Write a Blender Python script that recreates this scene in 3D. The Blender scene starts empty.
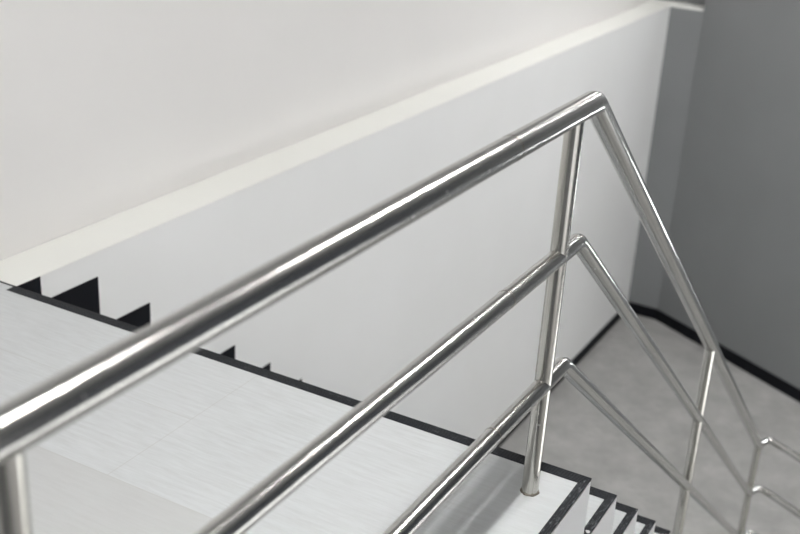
import bpy, bmesh, math, random
from mathutils import Vector, Matrix
random.seed(4)
C = bpy.context.scene.collection
# ------------------------------------------------------------------ measures (metres)
T, R = 0.2526, 0.1921            # tread depth, riser
XE, XW = 0.1033, -1.7988         # open side of the flight, face of the lower left wall
XU = -1.99                       # face of the upper left wall, set back behind the ledge
Y1 = 6.88                        # far end of the left wall
XC = -1.529                      # where the slanted wall starts
ZF = -2.735                      # lower floor
ZC = 2.65                        # ceiling
XR, YB = 3.2, -3.8               # right wall, wall behind the photographer
N = 13                           # treads
S = R / T
KD = -0.5718                     # slanted wall and lower rails: dy per dx

# ------------------------------------------------------------------ materials
def new_mat(name):
    m = bpy.data.materials.new(name); m.use_nodes = True
    return m, m.node_tree, m.node_tree.nodes['Principled BSDF']

def nd(nt, t, **kw):
    n = nt.nodes.new(t)
    for k, v in kw.items(): setattr(n, k, v)
    return n

def mix_rgb(nt, fac, a, b, blend='MIX'):
    n = nd(nt, 'ShaderNodeMix', data_type='RGBA', blend_type=blend)
    for sock, v in ((n.inputs[0], fac), (n.inputs[6], a), (n.inputs[7], b)):
        if isinstance(v, bpy.types.NodeSocket): nt.links.new(v, sock)
        elif isinstance(v, (tuple, list)): sock.default_value = (*v[:3], 1)
        else: sock.default_value = v
    return n.outputs[2]

def math_n(nt, op, a, b=None, c=None, clamp=False):
    n = nd(nt, 'ShaderNodeMath', operation=op, use_clamp=clamp)
    for i, v in enumerate((a, b, c)):
        if v is None: continue
        if isinstance(v, bpy.types.NodeSocket): nt.links.new(v, n.inputs[i])
        else: n.inputs[i].default_value = v
    return n.outputs[0]

def noise(nt, scale, detail=4, rough=.5, vec=None, sc3=None):
    co = nd(nt, 'ShaderNodeTexCoord').outputs['Object'] if vec is None else vec
    if sc3:
        mp = nd(nt, 'ShaderNodeMapping'); mp.inputs['Scale'].default_value = sc3
        nt.links.new(co, mp.inputs[0]); co = mp.outputs[0]
    n = nd(nt, 'ShaderNodeTexNoise'); n.inputs['Scale'].default_value = scale
    n.inputs['Detail'].default_value = detail; n.inputs['Roughness'].default_value = rough
    nt.links.new(co, n.inputs['Vector'])
    return n.outputs[0]

def ramp(nt, fac, lo, hi):
    n = nd(nt, 'ShaderNodeMapRange'); n.inputs[1].default_value = lo; n.inputs[2].default_value = hi
    nt.links.new(fac, n.inputs[0]); return n.outputs[0]

def bump(nt, b, h, strength, dist=.002):
    n = nd(nt, 'ShaderNodeBump'); n.inputs['Strength'].default_value = strength
    n.inputs['Distance'].default_value = dist
    nt.links.new(h, n.inputs['Height']); nt.links.new(n.outputs[0], b.inputs['Normal'])

def paint(name, col, col2, rough=.65):
    m, nt, b = new_mat(name)
    c = mix_rgb(nt, ramp(nt, noise(nt, 1.3, 3, .55), .3, .7), col, col2)
    nt.links.new(c, b.inputs['Base Color']); b.inputs['Roughness'].default_value = rough
    bump(nt, b, noise(nt, 60, 5, .6), .12, .001)
    return m

M_white = paint('white_wall_paint', (.86, .86, .855), (.83, .83, .82), .6)
M_upper = paint('warm_white_wall_paint', (.79, .775, .76), (.77, .755, .74), .6)
M_cream = paint('cream_ledge_paint', (.89, .89, .85), (.86, .86, .82), .5)
M_side = paint('white_stair_side_paint', (.90, .905, .91), (.82, .825, .83), .6)
M_grey = paint('grey_wall_paint', (.228, .235, .240), (.212, .218, .223), .55)
M_ceil = paint('ceiling_paint', (.55, .55, .545), (.53, .53, .525), .8)

def tile_mat():
    m, nt, b = new_mat('pale_stone_tile')
    co = nd(nt, 'ShaderNodeTexCoord').outputs['Object']
    sp = nd(nt, 'ShaderNodeSeparateXYZ'); nt.links.new(co, sp.inputs[0])
    x, y = sp.outputs[0], sp.outputs[1]
    # fine streaks that run along the front edge
    st = noise(nt, 6, 6, .65, co, (1.5, 16, 1))
    st2 = noise(nt, 22, 4, .6, co, (1.2, 14, 1))
    bl = noise(nt, 2.2, 2, .5, co)
    base = mix_rgb(nt, ramp(nt, st, .38, .66), (.60, .62, .628), (.53, .544, .548))
    base = mix_rgb(nt, math_n(nt, 'MULTIPLY', ramp(nt, st2, .58, .75), .45), base, (.44, .44, .435))
    base = mix_rgb(nt, math_n(nt, 'MULTIPLY', ramp(nt, bl, .35, .7), .35), base, (.62, .634, .64))
    # the row of tiles nearer the photographer is a shade greyer
    row = math_n(nt, 'LESS_THAN', y, -.62)
    base = mix_rgb(nt, math_n(nt, 'MULTIPLY', row, .55), base, (.49, .49, .48))
    # joints
    def line(v, at, w=.0013):
        d = math_n(nt, 'ABSOLUTE', math_n(nt, 'SUBTRACT', v, at))
        return math_n(nt, 'LESS_THAN', d, w)
    j = math_n(nt, 'MULTIPLY', line(x, -.844), math_n(nt, 'GREATER_THAN', y, -.62))
    j = math_n(nt, 'MAXIMUM', j, line(y, -.62, .0016))
    j = math_n(nt, 'MAXIMUM', j, math_n(nt, 'MULTIPLY', line(y, -.32), math_n(nt, 'LESS_THAN', x, -.844)))
    j = math_n(nt, 'MAXIMUM', j, line(y, -1.22)); j = math_n(nt, 'MAXIMUM', j, line(y, -1.82))
    base = mix_rgb(nt, math_n(nt, 'MULTIPLY', j, .45), base, (.45, .44, .42))
    nt.links.new(base, b.inputs['Base Color'])
    b.inputs['Roughness'].default_value = .42
    bump(nt, b, st, .15, .0008)
    return m
M_tile = tile_mat()

def floor_mat():
    m, nt, b = new_mat('grey_vinyl_floor')
    a = noise(nt, 5, 5, .6, None, (1, 1, 1)); s = noise(nt, 30, 4, .6, None, (.5, 2.2, 1))
    c = mix_rgb(nt, ramp(nt, a, .32, .68), (.46, .454, .44), (.34, .335, .322))
    c = mix_rgb(nt, math_n(nt, 'MULTIPLY', ramp(nt, s, .45, .75), .5), c, (.24, .235, .225))
    nt.links.new(c, b.inputs['Base Color']); b.inputs['Roughness'].default_value = .5
    return m
M_floor = floor_mat()

def black_mat(name, col, rough):
    m, nt, b = new_mat(name)
    c = mix_rgb(nt, ramp(nt, noise(nt, 9, 3), .3, .7), col, tuple(v * 1.3 for v in col))
    nt.links.new(c, b.inputs['Base Color']); b.inputs['Roughness'].default_value = rough
    b.inputs['Specular IOR Level'].default_value = .12
    return m
M_black = black_mat('black_skirting_paint', (.006, .0065, .009), .6)

def strip_mat(name, axis, wear):
    # dark ribbed anti-slip strip, ribs run along the strip; chipped white paint specks
    m, nt, b = new_mat(name)
    co = nd(nt, 'ShaderNodeTexCoord').outputs['Object']
    sp = nd(nt, 'ShaderNodeSeparateXYZ'); nt.links.new(co, sp.inputs[0])
    v = sp.outputs[axis]
    rib = math_n(nt, 'ADD', math_n(nt, 'MULTIPLY', math_n(nt, 'SINE', math_n(nt, 'MULTIPLY', v, 2 * math.pi / .0055)), .5), .5)
    c = mix_rgb(nt, rib, (.003, .004, .006), (.016, .019, .024))
    sc = [1, 1, 1]; sc[axis] = 3.0
    w = ramp(nt, noise(nt, 38, 6, .7, co, tuple(sc)), .60 - wear, .72 - wear)
    c = mix_rgb(nt, math_n(nt, 'MULTIPLY', w, .4), c, (.28, .29, .31))
    w2 = ramp(nt, noise(nt, 24, 3, .55, co), .735 - wear * .7, .76 - wear * .7)
    c = mix_rgb(nt, math_n(nt, 'MULTIPLY', w2, .85), c, (.8, .8, .8))
    nt.links.new(c, b.inputs['Base Color']); b.inputs['Roughness'].default_value = .5
    b.inputs['Specular IOR Level'].default_value = .2
    bump(nt, b, rib, .6, .001)
    return m
M_front = strip_mat('dark_ribbed_nosing', 1, .0)
M_sidestrip = strip_mat('dark_worn_edge_strip', 0, .07)

def steel(name, col, rough, streak=.5, aniso=.7, tube_uv=True):
    """polished tube: fine grain along the tube, so the gloss is stretched lengthwise"""
    m, nt, b = new_mat(name)
    b.inputs['Metallic'].default_value = 1
    if tube_uv:
        tc = nd(nt, 'ShaderNodeTexCoord').outputs['UV']
        sp = nd(nt, 'ShaderNodeSeparateXYZ'); nt.links.new(tc, sp.inputs[0])
        an = math_n(nt, 'MULTIPLY', sp.outputs[1], 2 * math.pi)
        cb = nd(nt, 'ShaderNodeCombineXYZ')         # seamless round the tube
        nt.links.new(math_n(nt, 'MULTIPLY', sp.outputs[0], .9), cb.inputs[0])
        nt.links.new(math_n(nt, 'MULTIPLY', math_n(nt, 'SINE', an), 3.2), cb.inputs[1])
        nt.links.new(math_n(nt, 'MULTIPLY', math_n(nt, 'COSINE', an), 3.2), cb.inputs[2])
        n1 = noise(nt, 1.6, 5, .6, cb.outputs[0]); n3 = noise(nt, .9, 2, .5, cb.outputs[0])
        tg = nd(nt, 'ShaderNodeTangent', direction_type='UV_MAP')
        nt.links.new(tg.outputs[0], b.inputs['Tangent']); b.inputs['Anisotropic'].default_value = aniso
    else:
        n1 = noise(nt, 40, 4, .6); n3 = n1
    spots = ramp(nt, noise(nt, 55, 2, .5), .72, .76)
    c = mix_rgb(nt, ramp(nt, n1, .35, .65), col, tuple(v * (1 - .3 * streak) for v in col))
    c = mix_rgb(nt, math_n(nt, 'MULTIPLY', spots, .4), c, (.75, .75, .74))
    nt.links.new(c, b.inputs['Base Color'])
    r = math_n(nt, 'ADD', rough, math_n(nt, 'MULTIPLY', ramp(nt, n3, .3, .8), .08 * streak))
    r = math_n(nt, 'ADD', r, math_n(nt, 'MULTIPLY', spots, .15))
    nt.links.new(r, b.inputs['Roughness'])
    bump(nt, b, n1, .35 * streak, .0012)
    return m
M_steel = steel('polished_stainless_steel', (.64, .635, .615), .14, .9)
M_post = steel('brushed_stainless_post', (.65, .635, .595), .17, .9)
M_weld = steel('dull_weld_bead', (.22, .20, .17), .45, .3, 0, False)

def emit(name, col, s):
    m, nt, b = new_mat(name)
    b.inputs['Base Color'].default_value = (.9, .9, .9, 1)
    b.inputs['Emission Color'].default_value = (*col, 1)
    b.inputs['Emission Strength'].default_value = s
    return m
M_lamp = emit('lit_diffuser', (1.0, .99, .975), 62)
m_, nt_, b_ = new_mat('lamp_housing'); b_.inputs['Base Color'].default_value = (.8, .8, .8, 1); M_house = m_

M_pane2 = emit('low_fill_pane_glow', (.99, 1.0, .99), 2.5)
M_pane = emit('fill_pane_glow', (.97, .985, 1.0), .8)
M_sidewall = paint('dark_grey_wall_paint', (.055, .062, .078), (.048, .055, .07), .55)
# ------------------------------------------------------------------ mesh helpers
def link(name, bm, mat, parent=None, bev=0, smooth=False):
    bmesh.ops.recalc_face_normals(bm, faces=bm.faces)
    me = bpy.data.meshes.new(name); bm.to_mesh(me); bm.free()
    me.materials.append(mat)
    o = bpy.data.objects.new(name, me); C.objects.link(o)
    if parent:
        o.parent = parent
        o.matrix_parent_inverse = Matrix.Translation(parent.location).inverted()
    if smooth:
        for p in me.polygons: p.use_smooth = True
    if bev:
        md = o.modifiers.new('bevel', 'BEVEL'); md.width = bev; md.segments = 2; md.limit_method = 'ANGLE'
    return o

def box_bm(x0, x1, y0, y1, z0, z1, bm=None):
    bm = bm or bmesh.new()
    v = [bm.verts.new(p) for p in ((x0,y0,z0),(x1,y0,z0),(x1,y1,z0),(x0,y1,z0),(x0,y0,z1),(x1,y0,z1),(x1,y1,z1),(x0,y1,z1))]
    for f in ((0,3,2,1),(4,5,6,7),(0,1,5,4),(1,2,6,5),(2,3,7,6),(3,0,4,7)): bm.faces.new([v[i] for i in f])
    return bm

def prism_yz(pts, x0, x1, bm=None):
    """closed outline in the y-z plane, extruded from x0 to x1"""
    bm = bm or bmesh.new()
    a = [bm.verts.new((x0, y, z)) for y, z in pts]; b = [bm.verts.new((x1, y, z)) for y, z in pts]
    bm.faces.new(a); bm.faces.new(b[::-1])
    n = len(pts)
    for i in range(n): bm.faces.new((a[i], a[(i+1) % n], b[(i+1) % n], b[i]))
    return bm

def prism_xy(pts, z0, z1):
    bm = bmesh.new()
    a = [bm.verts.new((x, y, z0)) for x, y in pts]; b = [bm.verts.new((x, y, z1)) for x, y in pts]
    bm.faces.new(a); bm.faces.new(b[::-1]); n = len(pts)
    for i in range(n): bm.faces.new((a[i], a[(i+1) % n], b[(i+1) % n], b[i]))
    return bm

def fillet(pts, rad, seg=10):
    """round the inner corners of a polyline"""
    pts = [Vector(p) for p in pts]; out = [pts[0]]
    for i in range(1, len(pts) - 1):
        p, a, b = pts[i], (pts[i-1] - pts[i]).normalized(), (pts[i+1] - pts[i]).normalized()
        ang = a.angle(b); r = rad[i-1] if isinstance(rad, (list, tuple)) else rad
        d = r / math.tan(ang / 2)
        bis = (a + b).normalized(); cen = p + bis * (r / math.sin(ang / 2))
        s, e = p + a * d - cen, p + b * d - cen
        tot = s.angle(e); ax = s.cross(e).normalized()
        for k in range(seg + 1): out.append(cen + Matrix.Rotation(tot * k / seg, 3, ax) @ s)
    out.append(pts[-1]); return out

def tube(path, r, seg=40, bm=None):
    bm = bm or bmesh.new(); path = [Vector(p) for p in path]; rings = []
    fine = [path[0]]
    for a, b in zip(path, path[1:]):
        n = max(1, int((b - a).length / .06)); fine += [a.lerp(b, (k + 1) / n) for k in range(n)]
    path = fine
    t = (path[1] - path[0]).normalized()
    u = t.orthogonal().normalized()
    for i, p in enumerate(path):
        if i == 0: d = path[1] - path[0]
        elif i == len(path) - 1: d = path[-1] - path[-2]
        else: d = (path[i+1] - p).normalized() + (p - path[i-1]).normalized()
        d.normalize(); u = (u - d * u.dot(d)).normalized(); w = d.cross(u)
        rings.append([bm.verts.new(p + (u * math.cos(a) + w * math.sin(a)) * r) for a in [2 * math.pi * k / seg for k in range(seg)]])
    uvl = bm.loops.layers.uv.verify(); L_ = 0
    for i, (a, b) in enumerate(zip(rings, rings[1:])):
        d = (path[i+1] - path[i]).length
        for k in range(seg):
            f = bm.faces.new((a[k], a[(k+1) % seg], b[(k+1) % seg], b[k]))
            for lp, uv in zip(f.loops, ((L_, k / seg), (L_, (k+1) / seg), (L_ + d, (k+1) / seg), (L_ + d, k / seg))): lp[uvl].uv = uv
        L_ += d
    for rg in (rings[0][::-1], rings[-1]): bm.faces.new([bm.verts.new(v.co) for v in rg])   # caps keep their own edge
    return bm

def smooth_by_angle(o):
    for p in o.data.polygons: p.use_smooth = len(p.vertices) == 4

def torus(c, R_, r, seg=40, s2=10):
    bm = bmesh.new(); g = []
    for i in range(seg):
        a = 2 * math.pi * i / seg
        rr = r * (1 + .25 * math.sin(7 * a + 1) + .15 * math.sin(13 * a))
        g.append([bm.verts.new((c[0] + (R_ + rr * math.cos(b)) * math.cos(a), c[1] + (R_ + rr * math.cos(b)) * math.sin(a), c[2] + rr * math.sin(b)))
                  for b in [2 * math.pi * k / s2 for k in range(s2)]])
    for i in range(seg):
        for k in range(s2):
            bm.faces.new((g[i][k], g[(i+1) % seg][k], g[(i+1) % seg][(k+1) % s2], g[i][(k+1) % s2]))
    return bm

def empty(name, loc, label, cat, group=None):
    o = bpy.data.objects.new(name, None); C.objects.link(o); o.location = loc; o.empty_display_size = .1
    o['label'] = label; o['category'] = cat
    if group: o['group'] = group
    return o

def struct(o): o['kind'] = 'structure'; return o

# ------------------------------------------------------------------ the shell
GX = XR; GY = Y1 + KD * (XR - XC)          # slanted wall meets the right wall
dn = Vector((-KD, 1, 0)).normalized()      # pushed back from the room
struct(link('floor', box_bm(XU - .2, XR, YB, Y1 + .2, ZF - .15, ZF), M_floor))
struct(link('ceiling', box_bm(XU - .2, XR + .2, YB - .2, Y1 + .4, ZC, ZC + .12), M_ceil))
struct(link('wall_left', box_bm(XU - .2, XW, 0, Y1, ZF, -.004), M_white))
struct(link('trim_2', box_bm(XU, XW + .0005, .0005, Y1 - .002, -.004, 0), M_cream, bev=.002))
struct(link('wall_upper_left', box_bm(XU - .2, XU, YB, Y1 + .19, .0, ZC), M_upper))
# lower wall across the end, with its pale top, and the grey wall above it
struct(link('wall_far', box_bm(XU - .2, XC, Y1, Y1 + .19, ZF, -.012), M_grey))
struct(link('trim_1', box_bm(XU, XC, Y1 - .001, Y1 + .19, -.012, .003), M_cream, bev=.003))
struct(link('wall_upper_far', box_bm(XU - .2, XC + .1, Y1 + .19, Y1 + .35, -.3, ZC), M_grey))
# the slanted wall is built in its own frame: u along the wall, v back from the room
UT = Vector((1, KD, 0)).normalized(); UL = (Vector((GX, GY, 0)) - Vector((XC, Y1, 0))).length + .15
def slant_box(u0, u1, v0, v1, z0, z1, bm=None):
    bm = bm or bmesh.new(); n0 = len(bm.verts)
    box_bm(u0, u1, v0, v1, z0, z1, bm); bm.verts.ensure_lookup_table()
    for v in bm.verts[n0:]:
        p = Vector((XC, Y1, 0)) + UT * v.co.x + dn * v.co.y; v.co = (p.x, p.y, v.co.z)
    return bm
struct(link('wall_right', slant_box(0, UL, 0, .2, ZF, ZC), M_grey))
WY0, WY1, WZ0, WZ1 = -3.3, -.5, -.7, 1.9     # added unseen glowing pane beside the landing, fill for step sides and posts
YS = .2                                      # the dark painted part of the side wall starts here
struct(link('wall_side', box_bm(XR, XR + .2, YS, GY + .4, -1.35, ZC), M_sidewall))
V0, V1, VZ0, VZ1 = .6, 4.2, ZF + .25, -1.4     # added unseen band of glowing panes, fill for left wall and rail reflections
bm = box_bm(XR, XR + .2, YS, V0, ZF, -1.35); box_bm(XR, XR + .2, V1, GY + .4, ZF, -1.35, bm)
box_bm(XR, XR + .2, V0, V1, ZF, VZ0, bm); box_bm(XR, XR + .2, V0, V1, VZ1, -1.35, bm)
struct(link('wall_lower_side', bm, M_upper))
bm = bmesh.new()
for a, b_2, c, d in ((V0, V1, VZ0, VZ0 + .05), (V0, V1, VZ1 - .05, VZ1)): box_bm(XR + .02, XR + .08, a, b_2, c, d, bm)
for k in range(5):
    yy = V0 + (V1 - V0 - .05) * k / 4; box_bm(XR + .02, XR + .08, yy, yy + .05, VZ0 + .05, VZ1 - .05, bm)
wl_ = struct(link('fill_window_2', bm, M_house))
link('fill_pane', box_bm(XR + .045, XR + .055, V0 + .02, V1 - .02, VZ0 + .02, VZ1 - .02), M_pane2, wl_)
bm = box_bm(XR, XR + .2, YB, WY0, ZF, ZC); box_bm(XR, XR + .2, WY1, YS, ZF, ZC, bm)
box_bm(XR, XR + .2, WY0, WY1, ZF, WZ0, bm); box_bm(XR, XR + .2, WY0, WY1, WZ1, ZC, bm)
struct(link('wall_near_side', bm, M_upper))
wf = bmesh.new(); WM = (WY0 + WY1) / 2
for a, b_2, c, d in ((WY0, WY1, WZ0, WZ0 + .06), (WY0, WY1, WZ1 - .06, WZ1), (WY0, WY0 + .06, WZ0, WZ1), (WY1 - .06, WY1, WZ0, WZ1), (WM - .03, WM + .03, WZ0, WZ1)):
    box_bm(XR + .02, XR + .08, a, b_2, c, d, wf)
wf = struct(link('fill_window_1', wf, M_house))
link('fill_pane', box_bm(XR + .045, XR + .055, WY0 + .02, WY1 - .02, WZ0 + .02, WZ1 - .02), M_pane, wf)
struct(link('wall_back', box_bm(XU - .2, XR + .2, YB - .2, YB, ZF, ZC), M_grey))

# stepped black skirting of the left wall: 10 cm band that follows the steps
q = .10
yend = Y1 - .012
top = [(0.0, -.002)]
top += [(q, -.002)]
for m in range(1, N + 1):
    top += [(( m - 1) * T + q, -m * R + q), (m * T + q, -m * R + q)]
top += [(N * T + q, ZF + q), (yend, ZF + q)]
bot = [(yend, ZF), (N * T, ZF)]
for m in range(N, 0, -1): bot += [(m * T, -m * R), ((m - 1) * T, -m * R)]
struct(link('baseboard_left', prism_yz(top + bot, XW, XW + .003), M_black))
struct(link('baseboard_far', box_bm(XW, XC + .002, Y1 - .012, Y1, ZF, ZF + q), M_black))
g0 = Vector((XC, Y1, 0)); g1 = Vector((GX, GY, 0))
struct(link('baseboard_right', prism_xy([(g0.x, g0.y), (g0.x - dn.x * .012, g0.y - dn.y * .012), (g1.x - .001, g1.y - .012), (g1.x, g1.y)], ZF, ZF + q), M_black))

# ------------------------------------------------------------------ upper landing
NW, SW = .037, .022              # widths of the front and side strips
L = empty('upper_landing', (-.9, -1.9, 0), 'pale stone tiled upper landing with dark ribbed edge strips, topmost level', 'landing')
link('slab', prism_yz([(YB, -.16), (YB, -.008), (-.004, -.008), (-.004, -R), (-.16, -R), (-.3, -.16)][::-1], XU, XE), M_side, L)
link('tile_floor', box_bm(XU, XE - SW, YB, -NW, -.008, 0), M_tile, L)
link('tile_floor', box_bm(XU, XW - .0, -NW, -.008, -.008, 0), M_tile, L)
o = link('joint_line', box_bm(XU, XW, -.008, .0, -.012, .0006), M_black, L)
o = link('nosing_strip', prism_xy([(XW, -NW), (XE - SW, -NW), (XE, -.0), (XW, 0)], -.004, .0012), M_front, L, bev=.0008)
o['label'] = 'dark ribbed strip along the front edge'
o = link('edge_strip', prism_xy([(XE - SW, YB), (XE, YB), (XE, 0), (XE - SW, -NW)], -.004, .0010), M_sidestrip, L, bev=.0008)
o['label'] = 'worn dark strip with white paint chips along the open side'

# ------------------------------------------------------------------ the flight
F = empty('stair_flight', (-.85, 1.6, ZF), 'white stair flight with dark edged steps going down from the landing beside the railing', 'staircase')
prof = [(0.001, -R)]
prof = []
for m in range(1, N + 1): prof += [((m - 1) * T, -m * R - .008), (m * T, -m * R - .008)]
prof += [(N * T, ZF), (N * T - .35, ZF), (0.0, -R - .26)]
link('body', prism_yz(prof, XW + .003, XE), M_side, F)
tm = {}
for m in range(1, N + 1):
    y0, y1, z = (m - 1) * T, m * T, -m * R
    t_ = link('tread', box_bm(XW + .003, XE - SW, y0, y1 - NW, z - .008, z), M_tile, F)
    link('nosing_strip', prism_xy([(XW + .003, y1 - NW), (XE - SW, y1 - NW), (XE, y1), (XW + .003, y1)], z - .004, z + .0012), M_front, t_, bev=.0008)
    link('edge_strip', prism_xy([(XE - SW, y0), (XE, y0), (XE, y1), (XE - SW, y1 - NW)], z - .004, z + .0010), M_sidestrip, t_, bev=.0008)

# ------------------------------------------------------------------ railing
RL = empty('stair_railing', (0, -.1232, 0), 'polished stainless steel railing with three rails, bending down along the stairs', 'railing')
P0, P1, P2, P3, PB = -1.6058, -.1232, 1.6612, 3.4514, -3.1
yb = -.0071
heights = (('handrail', .9, .0255), ('middle_rail', .5849, .0198), ('lower_rail', .2779, .0198))
for name, H, r in heights:
    ze = H - S * (P3 + .03 - yb)
    path = fillet([(0, YB + .002, H), (0, yb, H), (0, P3 + .03, ze)], .05 if r > .02 else .045, 16)
    # a few extra points keep the streaks and shading even
    o = link(name, tube(path, r, 48), M_steel, RL); smooth_by_angle(o)
    # thin weld seam
    ys = -.435 if r > .02 else -.39
    sm = link('weld_seam', tube([(0, ys - .0012, H), (0, ys + .0012, H)], r + .0004, 48), M_weld, o); smooth_by_angle(sm)
    # short return rail at the foot of the flight
    zc = H - S * (P3 - yb)
    rr = r * .95
    pth = fillet([(0.0, P3, zc), (.035, P3 + .09, zc), (.10, P3 + .06, zc), (1.25, P3 + .085 + KD * 1.2, zc)], [.03, .06], 10)
    o = link('return_rail', tube(pth, .0195, 40), M_steel, RL); smooth_by_angle(o)
posts = [(0, PB, 0), (0, P0, 0), (0, P1, 0), (0, P2, -math.ceil(P2 / T) * R), (0, P3, ZF), (1.1, P3 + .085 + KD * 1.1, ZF)]
for x, y, zb in posts:
    zt = .9 if y <= yb else .9 - S * (min(y, P3) - yb)
    if x > 0: zt = .9 - S * (P3 - yb)
    ln = .009 if y == P1 else 0          # this post leans a little
    o = link('post', tube([(x, y - ln, zb), (x, y + ln, zt - .01)], .0195, 40), M_post, RL); smooth_by_angle(o)
    w = link('base_weld', torus((x, y - ln, zb + .0015), .0198, .0028), M_weld, o, smooth=True)

# ------------------------------------------------------------------ ceiling lamps
LX = .30
M_lamp3 = emit('fill_bright_diffuser', (1.0, .99, .985), 135)
M_globe = emit('fill_globe_glass', (.955, .985, 1.0), 20)
M_lamp2 = emit('fill_wide_diffuser', (1.0, .985, .965), 9)
def lamp(x, y, label, mat=None, hw=.045):
    e = empty('ceiling_lamp', (x, y, ZC), label, 'ceiling light', 'linear ceiling lamps over the stairwell')
    link('housing', box_bm(x - hw - .015, x + hw + .015, y - .62, y + .62, ZC - .05, ZC), M_house, e, bev=.004)
    link('diffuser', box_bm(x - hw, x + hw, y - .60, y + .60, ZC - .07, ZC - .05), mat or M_lamp, e, bev=.006)
lamp(LX, -.75, 'long lit ceiling lamp above the railing post at the top step')
lamp(LX, 1.6, 'long lit ceiling lamp above the middle of the descending flight')
lamp(LX, -2.35, 'long lit ceiling lamp above the near end of the landing')
lamp(LX, 5.12, 'added long fill lamp on the ceiling above the foot of the flight, unseen', M_lamp3)  # unseen, added to lift the far walls, kept clear of handrail reflections
lamp(-.7, 4.9, 'added wide fill lamp, unseen, nearest the left wall and the slanted grey wall', M_lamp2, .12)  # another unseen addition, brightens the far ledge and end of the left wall
PX, PY, PZ = 1.0, 4.5, -.8
pe = empty('fill_globe', (PX, PY, ZC), 'added unseen round fill globe hanging by a thin cord over the lower floor', 'added fill lamp')  # globe added out of view as fill for far wall and lower floor
link('ceiling_rose', tube([(PX, PY, ZC - .03), (PX, PY, ZC)], .05, 24), M_house, pe)
link('cord', tube([(PX, PY, PZ + .2), (PX, PY, ZC - .03)], .004, 12), M_black, pe)
link('cap', tube([(PX, PY, PZ + .13), (PX, PY, PZ + .2)], .045, 24), M_house, pe)
bm = bmesh.new(); bmesh.ops.create_uvsphere(bm, u_segments=32, v_segments=20, radius=.15, matrix=Matrix.Translation((PX, PY, PZ)))
link('globe', bm, M_globe, pe, smooth=True)

# ------------------------------------------------------------------ world, camera
w = bpy.data.worlds.new('world'); bpy.context.scene.world = w; w.use_nodes = True
w.node_tree.nodes['Background'].inputs[0].default_value = (.6, .65, .7, 1)
w.node_tree.nodes['Background'].inputs[1].default_value = .3

f_px = 1125.0056; cp, sp_ = math.cos, math.sin
rx, ry, rz = -.3997, .0558, .4931
right = Vector((cp(rz), sp_(rz), 0)); fwd = Vector((-sp_(rz), cp(rz), 0)); up = Vector((0, 0, 1))
fwd, up = cp(rx) * fwd + sp_(rx) * up, -sp_(rx) * fwd + cp(rx) * up
right, up = cp(ry) * right + sp_(ry) * up, -sp_(ry) * right + cp(ry) * up
cam = bpy.data.cameras.new('camera'); co = bpy.data.objects.new('camera', cam); C.objects.link(co)
m4 = Matrix.Identity(4)
for i in range(3):
    m4[i][0], m4[i][1], m4[i][2] = right[i], up[i], -fwd[i]
m4.translation = Vector((.7559, -2.2351, 1.4794)); co.matrix_world = m4
cam.sensor_width = 36; cam.sensor_fit = 'HORIZONTAL'; cam.lens = f_px * 36 / 800; cam.clip_start = .02
cam.dof.use_dof = True; cam.dof.focus_distance = 2.6; cam.dof.aperture_fstop = 3.5
sc = bpy.context.scene; sc.camera = co
sc.view_settings.view_transform = 'Standard'; sc.view_settings.look = 'None'
sc.view_settings.exposure = 0.51; sc.view_settings.gamma = 1; sc.view_settings.use_curve_mapping = False
sc.cycles.max_bounces = 12; sc.cycles.diffuse_bounces = 8; sc.cycles.glossy_bounces = 6
